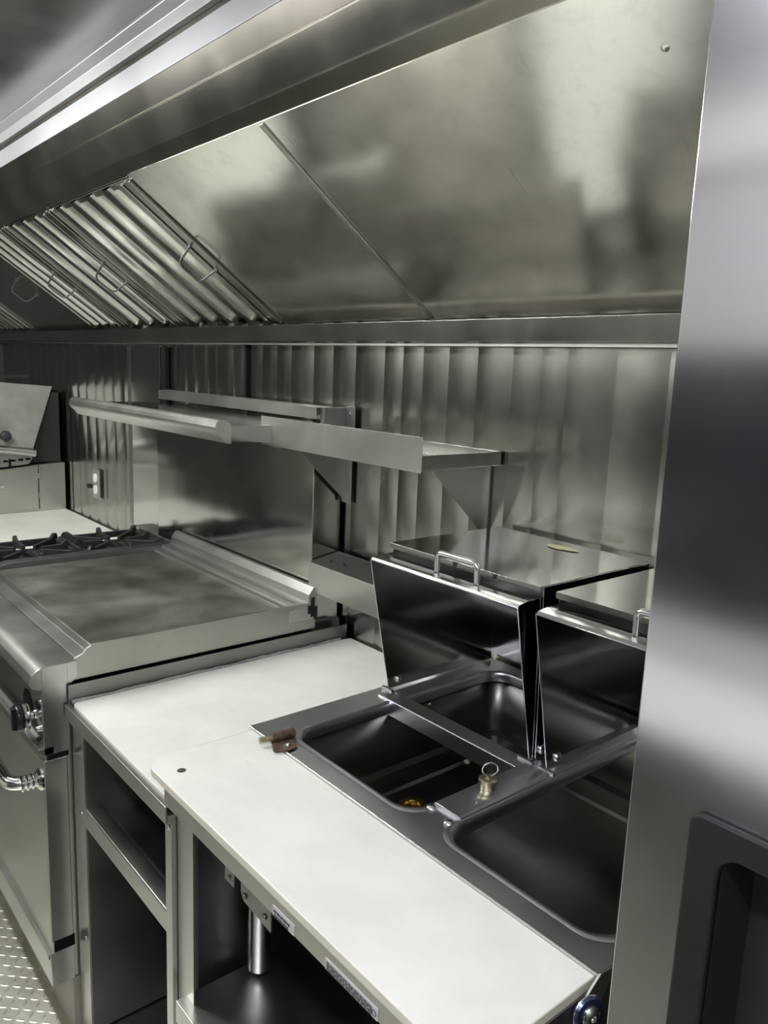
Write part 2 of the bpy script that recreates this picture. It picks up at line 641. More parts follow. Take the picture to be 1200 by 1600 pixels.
# front fascia with rolled lip
lip = [(0.866, 2.1105), (0.8640, 2.1088), (0.8622, 2.1098), (0.8390, 2.1330), (0.8355, 2.1370), (0.8330, 2.1410),
       (0.8047, 2.1995), (0.8072, 2.2013), (0.8062, 2.2038), (0.8027, 2.2035), (0.7822, 2.2470), (0.7822, CEIL - .002), (0.866, CEIL - .002)]
mb = MB()
mb.prism(lip, 'x', HX0, HX1)
mb.build('front_fascia', 'steel_fascia', hood, smooth=9)
mb = MB()
mb.prism([(0.7820, 2.2468), (0.7805, 2.2475), (0.7785, 2.2955), (0.7820, 2.2955)], 'x', HX0, HX1)
tag_ = mb.build('fascia_strip', 'alu_strip', hood, bevel=0.001)
tag_['label'] = 'bright pale strip along the hood top'
# sloping roof panels
PB, PT = (1.345, 1.770), (0.869, 2.1025)
sl = (PT[1] - PB[1]) / (PT[0] - PB[0])


def pz(y, off=0.0):
    """point on the sloping plane at depth y, moved off it (towards the room) by off"""
    L = math.hypot(1, sl)
    nx, nz = sl / L, -1 / L      # normal pointing down and to the aisle
    return (y + nx * off, PB[1] + sl * (y - PB[0]) + nz * off)


for (x0, x1) in ((-1.429, HX1), (-2.085, -1.433)):
    mb = MB()
    p = [pz(1.345), pz(0.857), pz(0.857, -0.004), pz(1.345, -0.004)]
    mb.prism(p, 'x', x0, x1)
    mb.build('sloping_panel', 'steel_panel', hood, bevel=0.001)
mb = MB()
mb.prism([pz(1.345, 0.004), pz(0.860, 0.004), pz(0.860, -0.006), pz(1.345, -0.006)], 'x', -1.4385, -1.4235)
mb.build('seam_strip', 'steel', hood, bevel=0.002)
# dent
mb = MB()
c = pz(0.939)
mb.lathe([(0.006, 0), (0.0035, 0.0007), (0, 0.0011)], (-0.604, c[0], c[1]), (0, sl, -1), 16)
mb.build('dent', 'steel_panel', hood, smooth=60)
# closing plate at the right-hand end
mb = MB()
mb.prism([(0.867, 2.112), (0.784, 2.247), (0.784, CEIL - .003), (1.351, CEIL - .003), (1.351, 1.765)], 'x', HX1, HX1 + .003)
mb.build('end_plate', 'steel', hood)
# grease trough along the back
mb = MB()
mb.sheet([(1.352, 1.724), (1.3145, 1.718), (1.310, 1.7615), (1.316, 1.7615)], 'x', HX0, HX1, 0.002)
mb.build('grease_trough', 'filter', hood, bevel=0.0008)
mb = MB()
mb.box(HX0, HX1, 1.325, 1.353, 1.706, 1.712)
mb.build('wall_flashing', 'steel', hood)
# dark plenum behind the filters
mb = MB()
p = [pz(1.345, -0.10), pz(0.869, -0.06), pz(0.869, -0.064), pz(1.345, -0.104)]
mb.prism(p, 'x', HX0, -2.09)
mb.build('plenum_back', 'gap', hood)


# baffle filters
def wire_handle(x, y0, y1, parent, depth=0.055, sag=0.045):
    a, b = pz(y0, 0.004), pz(y1, 0.004)
    a2, b2 = pz(y0 + .012, depth), pz(y1 - .004, depth)
    pts = bent([(x, a[0], a[1]), (x - sag, a2[0], a2[1]), (x - sag, b2[0], b2[1]), (x, b[0], b[1])], 0.02)
    mb = MB()
    mb.tube(pts, 0.0033, 8)
    for q in (a, b):
        mb.box(x - .006, x + .006, q[0] - .006, q[0] + .006, q[1] - .006, q[1] + .006)
    return mb.build('handle', 'wire', parent)


def baffle_filter(xr, xl, label, nb, hx, fw=0.10):
    c = pz(1.1)
    e = thing('hood_filter', label, 'filter', ((xr + xl) / 2, c[0], c[1]), 'baffle filters in the hood')
    yb, yt = 1.338, 0.869
    fl_ = 0.024
    mb = MB()
    mb.prism([pz(yb, 0.008), pz(yt, 0.008), pz(yt, -0.03), pz(yb, -0.03)], 'x', xr - fw * .36, xr - .001)
    mb.prism([pz(yb, 0.002), pz(yt, 0.002), pz(yt, -0.03), pz(yb, -0.03)], 'x', xr - fw, xr - fw * .36)
    mb.prism([pz(yb, 0.012), pz(yt, 0.012), pz(yt, 0.001), pz(yb, 0.001)], 'x', xr - fw * .62, xr - fw * .44)
    mb.prism([pz(yb, 0.006), pz(yt, 0.006), pz(yt, -0.03), pz(yb, -0.03)], 'x', xl + .001, xl + fl_)
    mb.prism([pz(yt + .012, 0.0), pz(yt - .004, 0.0), pz(yt - .004, -0.03), pz(yt + .012, -0.03)], 'x', xl + .001, xr - .001)
    mb.build('frame', 'filter', e, bevel=0.002)
    x0 = xr - fw
    pitch = (x0 - xl - fl_) / nb
    for k in range(nb):
        mb = MB()
        x = x0 - k * pitch - 0.014
        wd = pitch - 0.014
        sec = [(0, -0.030), (-0.03 * wd, -0.010), (-0.22 * wd, -0.002), (-0.30 * wd, 0.007), (-0.62 * wd, 0.007), (-0.72 * wd, -0.001), (-0.97 * wd, -0.008), (-wd, -0.030)]
        secb = [(q[0] + (0.002 if q[0] < -wd * .5 else -0.002), q[1] - 0.002) for q in sec]
        A, B = [], []
        for (yy, store) in ((yb - .008, A), (yt, B)):
            for q_ in sec + secb[::-1]:
                q = pz(yy, q_[1])
                store.append(mb.bm.verts.new((x + q_[0], q[0], q[1])))
        n = len(A)
        for i in range(n):
            mb.bm.faces.new([A[i], A[(i + 1) % n], B[(i + 1) % n], B[i]])
        mb.bm.faces.new(A[::-1])
        mb.bm.faces.new(B)
        bmesh.ops.recalc_face_normals(mb.bm, faces=mb.bm.faces)
        mb.build('baffle', 'filter', e, bevel=0.0015)
    if hx is not None:
        wire_handle(hx, 1.058, 1.140, e)
    return e


baffle_filter(-2.089, -2.732, 'steel baffle filter with wire handle, first one left of the plain hood panel', 4, -2.125)
baffle_filter(-2.735, -3.245, 'steel baffle filter with wire handle, second one left of the plain hood panel', 3, -2.775)
baffle_filter(-3.248, -3.66, 'narrow steel baffle filter with wire handle, beside the flat blank plate', 3, -3.29)
baffle_filter(-4.47, -5.15, 'bright baffle filter in the far left hood corner beyond the blank plate', 6, None, 0.05)
c = pz(1.1)
e = thing('filter_blank', 'flat steel blank plate with wire handle between the hood filters', 'plate', (-4.06, c[0], c[1]))
mb = MB()
mb.prism([pz(1.338, 0.004), pz(.872, 0.004), pz(.872, -0.02), pz(1.338, -0.02)], 'x', -4.465, -3.665)
mb.build('plate', 'steel_panel', e, bevel=0.002)
wire_handle(-3.80, 1.058, 1.140, e, 0.05, 0.05)

# ================================================================== RANGE WITH GRIDDLE
RX0, RX1 = -3.03, -1.738
rng = thing('cooking_range', 'stainless steel range with flat griddle top, oven and high shelf', 'range', (-2.4, 0.9, 0))
# carcase
mb = MB()
mb.box(RX0, RX1 - .005, 0.502, 1.30, 0.161, 0.90)
mb.build('carcase', 'steel', rng, bevel=0.002)
mb = MB()
mb.box(RX0, RX1 - .002, 0.545, 1.28, 0.0, 0.158)
k = mb.build('toe_kick', 'tan', rng)
k['label'] = 'tan toe kick under the oven'
GX0, GX1 = -2.615, -1.748
# landing ledge with rolled front
mb = MB()
nose = [(0.578, 0.967), (0.512, 0.967), (0.500, 0.9655), (0.488, 0.961), (0.478, 0.952), (0.473, 0.940), (0.4735, 0.930), (0.479, 0.922), (0.492, 0.915), (0.500, 0.913), (0.560, 0.913), (0.578, 0.930)]
mb.prism(nose, 'x', RX0, RX1 - .001)
mb.build('landing_ledge', 'steel', rng, bevel=0.0012, smooth=25)
mb = MB()
mb.prism([(0.5795, 0.92), (0.5795, 0.967), (0.612, 0.972), (0.622, 0.985), (0.626, 0.985), (0.626, 0.92)], 'x', RX0, GX1 - .001)
mb.build('grease_lip', 'steel', rng, bevel=0.0015)
# control panel
mb = MB()
mb.prism([(0.497, 0.913), (0.499, 0.775), (0.52, 0.775), (0.52, 0.913)], 'x', RX0, RX1 - .004)
cp = mb.build('control_panel', 'steel_gloss', rng, bevel=0.001)
mb = MB()
mb.prism([(0.488, 0.775), (0.484, 0.768), (0.492, 0.757), (0.52, 0.757), (0.52, 0.775)], 'x', RX0, RX1)
mb.build('panel_trim', 'steel', rng, bevel=0.001)
MB().box(RX0, RX1 - .001, 0.505, 0.552, 0.744, 0.757).build('dark_gap', 'gap', rng)
# side front stile
mb = MB()
mb.box(RX1 - .003, RX1, 0.4985, 0.556, 0.757, 0.9665)
mb.build('side_panel', 'steel', rng, bevel=0.001)
# knob
kn = MB()
kc = (-1.812, 0.497, 0.830)
kn.lathe([(0.010, 0), (0.010, 0.010), (0.032, 0.011), (0.033, 0.014), (0.032, 0.024)], kc, (0, -1, 0), 32)
kn.build('knob_collar', 'chrome', rng, smooth=30)
mb = MB()
mb.lathe([(0.0315, 0.0245), (0.0315, 0.036), (0.030, 0.039), (0, 0.0395)], kc, (0, -1, 0), 32)
mb.box(kc[0] - .007, kc[0] + .007, kc[1] - .046, kc[1] - .034, kc[2] - .027, kc[2] + .027)
kk = mb.build('knob', 'black_gloss', rng, bevel=0.002)
kk['label'] = 'black control knob'
mb = MB()
mb.lathe([(0.036, 0), (0.036, 0.002), (0, 0.002)], (-1.845, 0.4985, 0.845), (0, -1, 0), 24)
mb.build('knob_backplate', 'gap', rng)
mb = MB()
mb.lathe([(0.007, 0), (0.007, 0.006), (0, 0.007)], (-1.768, 0.4985, 0.812), (0, -1, 0), 16)
mb.build('screw', 'chrome', rng)
# oven door with handle
mb = MB()
mb.box(RX0 + .25, RX1 - .001, 0.4965, 0.5495, 0.279, 0.743)
door = mb.build('oven_door', 'steel_flat', rng, bevel=0.003)
mb = MB()
pts = bent([(-1.765, 0.497, 0.690), (-1.775, 0.432, 0.690), (-2.62, 0.432, 0.690), (-2.63, 0.497, 0.690)], 0.035, 8)
mb.tube(pts, 0.0155, 16)
for xx in (-1.765, -2.63):
    mb.lathe([(0.026, 0), (0.026, 0.004), (0.020, 0.009), (0.016, 0.012)], (xx, 0.4965, 0.690), (0, -1, 0), 20)
    for k in range(3):
        mb.lathe([(0.0155, 0), (0.0185, 0.003), (0.0155, 0.006)], (xx - .001, 0.480 - k * .011, 0.690), (0, -1, 0), 16)
hd = mb.build('handle', 'chrome', door, smooth=40)
hd['label'] = 'chrome tube handle'
MB().box(RX0 + .25, RX1 - .002, 0.505, 0.552, 0.250, 0.278).build('door_gap', 'gap', rng)
mb = MB()
mb.prism([(0.493, 0.249), (0.496, 0.160), (0.55, 0.160), (0.55, 0.249)], 'x', RX0, RX1 - .001)
mb.build('kick_panel', 'steel_flat', rng, bevel=0.002)
mb = MB()
mb.prism([(0.4935, 0.2495), (0.489, 0.2495), (0.489, 0.236), (0.4935, 0.236)], 'x', RX0, RX1 - .001)
mb.build('kick_trim', 'steel', rng, bevel=0.001)
# griddle plate + splashes
MB().box(GX0, GX1, 0.626, 1.165, 0.945, 0.974).build('griddle_plate', 'griddle', rng, bevel=0.002)
mb = MB()
sd = [(0.566, 0.92), (0.572, 0.972), (0.592, 0.979), (0.600, 0.990), (0.618, 0.998), (1.240, 0.998), (1.240, 0.92)]
mb.prism(sd, 'x', GX1, GX1 + 0.006)
mb.build('side_splash', 'rusty_steel', rng, bevel=0.0012)
mb = MB()
mb.prism([(0.63, 0.93), (0.63, 0.985), (0.67, 0.992), (1.24, 0.992), (1.24, 0.93)], 'x', -2.665, GX0)
mb.build('divider_rail', 'rail_blue', rng, bevel=0.002)
# stepped rear rail and flue backguard
mb = MB()
st = [(1.150, 0.974), (1.154, 0.982), (1.178, 0.984), (1.180, 0.994), (1.214, 0.998), (1.216, 1.020),
      (1.231, 1.041), (1.243, 1.041), (1.243, 0.95), (1.150, 0.95)]
mb.prism(st, 'x', GX0 + .001, GX1 + .008)
mb.build('rear_rail', 'steel', rng, bevel=0.001, smooth=12)
mb = MB()
mb.box(-2.80, -1.780, 1.250, 1.345, 0.90, 1.488)
mb.build('backguard', 'steel_mirror', rng, bevel=0.002)
mb = MB()
mb.box(-2.80, -1.768, 1.2435, 1.345, 0.90, 0.925)
mb.build('backguard_foot', 'steel_dark', rng)
# charred gap at the end of the rear rail
mb = MB()
for (dy, z0, z1) in ((0, 0.955, 1.012), (.010, 0.948, 0.985), (-.010, 0.965, 0.99)):
    mb.box(-1.7415, -1.7395, 1.222 + dy, 1.236 + dy, z0, z1)
cg = mb.build('burnt_grease', 'soot_shade', rng, bevel=0.001)
# high shelf
SX0, SX1 = -2.845, -1.776
sh = [(0.9905, 1.478), (0.9905, 1.490), (0.984, 1.4985), (0.976, 1.5045), (0.966, 1.507), (0.956, 1.5045), (0.9485, 1.4975), (0.9455, 1.487), (0.948, 1.477), (0.954, 1.469), (0.962, 1.4625), (0.976, 1.4475), (0.981, 1.4455), (0.9905, 1.4455)]
mb = MB()
mb.prism(sh, 'x', SX0, SX1)
ns = mb.build('shelf_nose', 'steel_lip', rng, smooth=28)
ns['label'] = 'rolled front edge of the high shelf'
mb = MB()
mb.box(SX0, SX1 - .001, 0.991, 1.2495, 1.478, 1.490)
mb.build('high_shelf', 'steel_mirror', rng, bevel=0.001)
mb = MB()
mb.prism([(0.985, 1.450), (1.249, 1.440), (1.249, 1.4895), (0.985, 1.4895)], 'x', SX1 - .003, SX1 - .0005)
mb.build('shelf_end_plate', 'steel_mirror', rng)
mb = MB()
mb.sheet([(1.345, 1.504), (1.256, 1.504), (1.256, 1.536), (1.30, 1.538)], 'x', -2.80, -1.785, -0.002)
mb.build('shelf_back_rail', 'steel', rng, bevel=0.0008)
mb = MB()
mb.box(-1.784, -1.765, 1.27, 1.348, 1.47, 1.537)
mb.box(-1.765, -1.725, 1.344, 1.347, 1.47, 1.540)
mb.screw((-1.745, 1.344, 1.52), (0, -1, 0), 0.005)
mb.build('rail_bracket', 'steel_dark', rng, bevel=0.001)
# burner deck
MB().box(RX0, -2.665, 0.60, 1.30, 0.90, 0.935).build('burner_deck', 'iron', rng)
MB().box(RX0, -2.60, 1.245, 1.33, 0.90, 0.985).build('burner_back_rail', 'steel', rng, bevel=0.001)
# two cast-iron grates
for gi, (y0, y1, lab) in enumerate(((0.64, 0.935, 'black cast iron burner grate on the range, nearer the aisle'),
                                   (0.945, 1.24, 'black cast iron burner grate on the range, against the wall side'))):
    e = thing('burner_grate', lab, 'grate', (-2.85, (y0 + y1) / 2, 0.936), 'burner grates')
    x0, x1 = -3.015, -2.672
    mb = MB()
    b_ = 0.014
    z0, z1 = 0.950, 0.974
    mb.box(x0, x1, y0, y0 + b_, z0, z1)
    mb.box(x0, x1, y1 - b_, y1, z0, z1)
    mb.box(x0, x0 + b_, y0 + b_, y1 - b_, z0, z1)
    mb.box(x1 - b_, x1, y0 + b_, y1 - b_, z0, z1)
    for xx in (x0, x1 - b_):
        for yy in (y0, y1 - b_):
            mb.box(xx, xx + b_, yy, yy + b_, 0.9355, z0)
    mb.build('frame', 'iron', e, bevel=0.003)
    mb = MB()
    cx_, cy_ = (x0 + x1) / 2, (y0 + y1) / 2
    for k in range(8):
        a = 2 * math.pi * k / 8 + (0.0 if k % 2 == 0 else 0.0)
        d = Vector((math.cos(a), math.sin(a)))
        R_ = 0.5 * min((x1 - x0) / max(abs(d.x), 1e-3), (y1 - y0) / max(abs(d.y), 1e-3)) - 0.006
        p0 = Vector((cx_, cy_)) + d * 0.045
        p1 = Vector((cx_, cy_)) + d * R_
        n_ = Vector((-d.y, d.x)) * 0.006
        prof = [(0, .968), (0, .982), (.7, .984), (.86, .998), (.95, .996), (1, .985), (1, .952), (.6, .955)]
        A, B = [], []
        for (t, z) in prof:
            q = p0.lerp(p1, t)
            A.append(mb.bm.verts.new((q.x + n_.x, q.y + n_.y, z)))
            B.append(mb.bm.verts.new((q.x - n_.x, q.y - n_.y, z)))
        mb.bm.faces.new(A)
        mb.bm.faces.new(B[::-1])
        for i in range(len(A)):
            j = (i + 1) % len(A)
            mb.bm.faces.new([A[i], B[i], B[j], A[j]])
    bmesh.ops.recalc_face_normals(mb.bm, faces=mb.bm.faces)
    mb.build('fingers', 'iron', e, bevel=0.002)

# ================================================================== WORK CABINET (open shelf, between range and prep table)
CX0, CX1 = -1.733, -1.206
cab = thing('work_cabinet', 'open stainless shelf cabinet between the oven and the sandwich prep table', 'cabinet', (-1.47, 0.95, 0))
mb = MB()
mb.sheet([(0.545, 0.838), (0.545, 0.872), (0.556, 0.872)], 'x', CX0, CX1, -0.003)
mb.box(CX0 + .004, CX1, 0.549, 0.575, 0.836, 0.852)
mb.build('front_rail', 'steel', cab, bevel=0.001)
mb = MB()
mb.box(CX0 + .004, CX1, 0.575, 1.345, 0.845, 0.858)
mb.build('top_deck', 'steel', cab)
mb = MB()
mb.box(CX0, CX0 + 0.003, 0.553, 1.345, 0.858, 0.916)
mb.build('side_upstand', 'steel_dark', cab, bevel=0.0008)
mb = MB()
mb.tube([(CX0 + .007, 0.56 + .02 * i, 0.8755 + random.uniform(-.001, .001)) for i in range(39)], [0.0045 + random.uniform(-.0015, .002) for i in range(39)], 8)
mb.build('caulk_bead', 'caulk', cab)
# left stile, left side panel
mb = MB()
mb.box(CX0, -1.664, 0.560, 0.563, 0.02, 0.838)
mb.box(CX0, CX0 + .003, 0.563, 0.60, 0.02, 0.838)
for z in (0.62, 0.30, 0.05):
    mb.screw((-1.682, 0.560, z), (0, -1, 0), 0.005)
mb.build('front_stile', 'steel', cab, bevel=0.001)
MB().box(-1.667, -1.664, 0.563, 1.30, 0.055, 0.845).build('side_panel', 'steel', cab, bevel=0.0008)
mb = MB()
mb.box(CX1 - .027, CX1, 0.556, 0.590, 0.02, 0.838)
mb.screw((CX1 - .012, 0.556, 0.825), (0, -1, 0), 0.006)
mb.build('corner_post', 'steel', cab, bevel=0.002)
mb = MB()
mb.box(-1.664, CX1 - .001, 0.60, 1.30, 0.605, 0.610)
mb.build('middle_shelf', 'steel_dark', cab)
mb = MB()
mb.prism([(0.560, 0.595), (0.560, 0.637), (0.5625, 0.640), (0.588, 0.640), (0.60, 0.634), (0.60, 0.605), (0.597, 0.595)], 'x', -1.664, CX1 - .027)
mb.build('shelf_lip', 'steel', cab, bevel=0.001)
mb = MB()
mb.sheet([(0.553, 0.015), (0.553, 0.050), (1.30, 0.050)], 'x', -1.667, CX1 - .027, -0.003)
mb.screw((-1.663, 0.80, 0.085), (1, 0, 0), 0.006)
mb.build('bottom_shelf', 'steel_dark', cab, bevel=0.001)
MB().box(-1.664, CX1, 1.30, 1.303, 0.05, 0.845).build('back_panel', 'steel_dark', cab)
# small latch on the left side
mb = MB()
mb.tube([(-1.7345, 0.556, 0.375), (-1.742, 0.550, 0.365), (-1.7345, 0.556, 0.345)], 0.006, 10)
# white board lying in the cabinet's top
mb = MB()
outl = fillet(rect(-1.716, CX1 + .012, 0.557, 1.347), [0.012, 0.0, 0.0, 0.006])
mb.prism(outl, 'z', 0.859, 0.878)
mb.bm.normal_update()
o = mb.build('cutting_board', 'board2', None, bevel=0.002)
tag(o, 'square white cutting board on the low cabinet beside the griddle', 'cutting board')

# ================================================================== SANDWICH PREP TABLE
PX0, PX1 = -1.189, -0.4245
prep = thing('sandwich_prep_table', 'stainless sandwich prep table with open cold wells and two black-looking hinged covers', 'prep table', (-0.8, 0.9, 0))
T = 0.990
op1 = fillet(rect(-1.116, -0.792, 0.748, 1.302), 0.045, 8)
op2 = fillet(rect(-0.728, -0.448, 0.748, 1.302), 0.045, 8)
mb = holed_plate(rect(PX0, PX1, 0.702, 1.345), [op1, op2], T - 0.006, T)
mb.build('top_frame', 'steel_rim', prep, bevel=0.004, seg=3)
# down-turned hems round the frame and raised bead round the openings
mb = MB()
mb.box(PX0, PX1, 0.7015, 0.7045, T - .014, T + .0012)
mb.build('front_hem', 'handle', prep, bevel=0.0012)
mb = MB()
for op in (op1, op2):
    n = len(op)
    cx_ = sum(p[0] for p in op) / n
    cy_ = sum(p[1] for p in op) / n
    ring_pts = []
    for p in op:
        v = Vector((p[0] - cx_, p[1] - cy_))
        ring_pts.append(v)
    prof = [(0.000, T - .022), (-0.002, T - .006), (0.001, T + .001), (0.006, T + .0022), (0.011, T + .0006)]
    hx, hy = max(v.x for v in ring_pts), max(v.y for v in ring_pts)
    loops = []
    for (d, z) in prof:
        sx, sy = (hx + d) / hx, (hy + d) / hy
        loops.append([mb.bm.verts.new((cx_ + v.x * sx, cy_ + v.y * sy, z)) for v in ring_pts])
    for A, B in zip(loops, loops[1:]):
        for i in range(n):
            j = (i + 1) % n
            mb.bm.faces.new([A[i], A[j], B[j], B[i]])
bmesh.ops.recalc_face_normals(mb.bm, faces=mb.bm.faces)
mb.build('opening_bead', 'steel_rim', prep, smooth=60)
# one deep basin under both openings
BZ = 0.795
mb = MB()
bx0, bx1, by0, by1 = -1.122, -0.446, 0.742, 1.308
ol = fillet(rect(bx0, bx1, by0, by1), 0.034, 8)
il = fillet(rect(bx0 + .012, bx1 - .012, by0 + .012, by1 - .012), 0.026, 8)
il2 = fillet(rect(bx0 + .018, bx1 - .018, by0 + .018, by1 - .018), 0.022, 8)
loops = []
for (lp, z) in ((ol, T - .007), (ol, 0.845), (il, 0.838), (il, BZ + .005), (il2, BZ)):
    loops.append([mb.bm.verts.new((p[0], p[1], z)) for p in lp])
n = len(ol)
for A, B in zip(loops, loops[1:]):
    for i in range(n):
        j = (i + 1) % n
        mb.bm.faces.new([A[i], A[j], B[j], B[i]])
mb.bm.faces.new(loops[-1])
bmesh.ops.recalc_face_normals(mb.bm, faces=mb.bm.faces)
for f in mb.bm.faces:
    pass
bmesh.ops.reverse_faces(mb.bm, faces=mb.bm.faces)
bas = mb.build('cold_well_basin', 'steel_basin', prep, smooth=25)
s_ = bas.modifiers.new('solid', 'SOLIDIFY')
s_.thickness = 0.0015
s_.offset = -1
mb = MB()
mb.screw((-1.1215, 1.10, 0.955), (1, 0, 0), 0.005)
mb.build('basin_screw', 'brass_dull', prep)
# brass drain
mb = MB()
dc = (-1.042, 0.988, BZ + .001)
mb.lathe([(0.030, 0), (0.030, 0.003), (0.026, 0.006), (0.017, 0.005), (0.015, 0.001), (0.014, -0.004)], dc, (0, 0, 1), 32)
mb.build('drain', 'brass', prep, smooth=40)
# divider bar between the wells with raised cap
mb = MB()
mb.prism([(-0.792, T - .010), (-0.790, T + .004), (-0.786, T + .0055), (-0.738, T + .0055), (-0.733, T + .003), (-0.731, T - .018), (-0.735, T - .018), (-0.737, T - .003), (-0.786, T - .003), (-0.788, T - .010)], 'y', 0.795, 1.30)
mb.build('divider_bar', 'steel_rim', prep, bevel=0.0012)
for (xx, yy) in ((-0.786, 0.786), (-0.740, 0.778)):
    mb = MB()
    mb.lathe([(0.009, 0), (0.008, 0.003), (0.004, 0.0045), (0, 0.005)], (xx, yy, T), (0, 0, 1), 16)
    mb.build('bar_stop', 'handle', prep, smooth=60)
# cross bar in front of the first cover
mb = MB()
mb.sheet([(0.984, 0.962), (0.984, T + .003), (0.9855, T + .004), (1.022, T + .004), (1.026, T), (1.026, T - .012)], 'x', -1.155, -0.782, -0.002)
mb.build('cross_bar', 'steel_rim', prep, bevel=0.0008, smooth=25)
# barrel hinge (lost cover pin) at the left front corner
mb = MB()
mb.tube([(-1.107, 0.700, T + .0092), (-1.104, 0.745, T + .0092)], 0.0085, 16)
bh = None
mb2 = MB()
mb2.prism([(-1.107, 0.699), (-1.074, 0.683), (-1.060, 0.709), (-1.064, 0.726), (-1.093, 0.738)], 'z', T + .0013, T + .0038)
mb3 = MB()
mb3.tube([(-1.111, 0.677, T + .0092), (-1.107, 0.701, T + .0092)], [0.0052, 0.006], 12)
bh = mb2.build('hinge_plate', 'rust', prep, bevel=0.001)
bh['label'] = 'rusty hinge bracket on the front left rim'
mb.build('hinge_barrel', 'rust', bh, bevel=0.001)
mb3.build('hinge_pin', 'brass_dull', bh)
mb = MB()
mb.screw((-1.077, 0.714, T + .0038), (0, 0, 1), 0.0065)
mb.build('hinge_screw', 'handle', bh)
# body
mb = MB()
mb.sheet([(0.512, 0.943), (0.4985, 0.943), (0.4985, 0.9725), (0.53, 0.9725)], 'x', -1.107, PX1 - .003, -0.002)
mb.build('front_rail', 'steel', prep, bevel=0.0008)
mb = MB()
mb.box(-1.189, PX1 - .003, 0.53, 0.70, 0.956, 0.9735)
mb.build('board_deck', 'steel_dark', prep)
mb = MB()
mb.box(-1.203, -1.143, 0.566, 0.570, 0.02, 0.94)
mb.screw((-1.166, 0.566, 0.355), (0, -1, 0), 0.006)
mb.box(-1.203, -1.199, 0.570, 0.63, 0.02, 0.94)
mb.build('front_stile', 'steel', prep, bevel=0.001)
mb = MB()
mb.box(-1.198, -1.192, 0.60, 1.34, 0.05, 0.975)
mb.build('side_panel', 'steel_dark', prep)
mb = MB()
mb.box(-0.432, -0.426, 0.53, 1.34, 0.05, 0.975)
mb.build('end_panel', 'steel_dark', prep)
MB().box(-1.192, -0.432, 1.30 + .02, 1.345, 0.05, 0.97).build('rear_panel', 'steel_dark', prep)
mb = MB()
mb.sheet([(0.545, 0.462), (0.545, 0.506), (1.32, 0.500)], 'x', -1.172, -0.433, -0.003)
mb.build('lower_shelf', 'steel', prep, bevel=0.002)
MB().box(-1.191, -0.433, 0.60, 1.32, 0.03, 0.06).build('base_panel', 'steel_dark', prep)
# board support bracket and stickers behind/on the front rail
mb = MB()
mb.box(-1.012, -0.982, 0.556, 0.560, 0.838, 0.954)
mb.screw((-0.997, 0.556, 0.850), (0, -1, 0), 0.004)
mb.build('support_tab', 'steel_dark', prep, bevel=0.001)
mb = MB()
mb.prism([(-0.955, 0.954), (-0.955, 0.850), (-0.945, 0.839), (-0.868, 0.833), (-0.868, 0.954)], 'y', 0.552, 0.556)
for xx in (-0.942, -0.885):
    mb.screw((xx, 0.552, 0.850), (0, -1, 0), 0.005)
mb.build('support_bracket', 'steel_dark', prep, bevel=0.001)
mb = MB()
mb.tube([(-1.14, 0.70, 0.80), (-1.14, 0.70, 0.520)], 0.021, 20)
mb.lathe([(0.021, 0), (0.015, -0.006), (0, -0.008)], (-1.14, 0.70, 0.520), (0, 0, 1), 20)
mb.build('drain_pipe', 'handle', prep, smooth=50)
for (xa, xb, rows) in ((-0.778, -0.728, 2), (-0.661, -0.563, 4)):
    mb = MB()
    mb.box(xa, xb, 0.4974, 0.4984, 0.9437, 0.9587)
    lb = mb.build('warning_label', 'paper', prep)
    mb = MB()
    r_ = random.Random(3)
    for q in range(rows):
        zz = 0.9567 - (q + 1) * 0.0125 / rows
        xx = xa + .003
        while xx < xb - .012:
            wl = r_.uniform(.004, .010)
            mb.box(xx, min(xx + wl, xb - .010), 0.4969, 0.4974, zz, zz + 0.0075 / rows)
            xx += wl + .0014
    if rows == 4:
        mb.ring((xb - .006, 0.4972, 0.9505), 0.0034, 0.0006, (1, 0, 0), (0, 0, 1), 16, 4)
    mb.build('print', 'ink', lb)


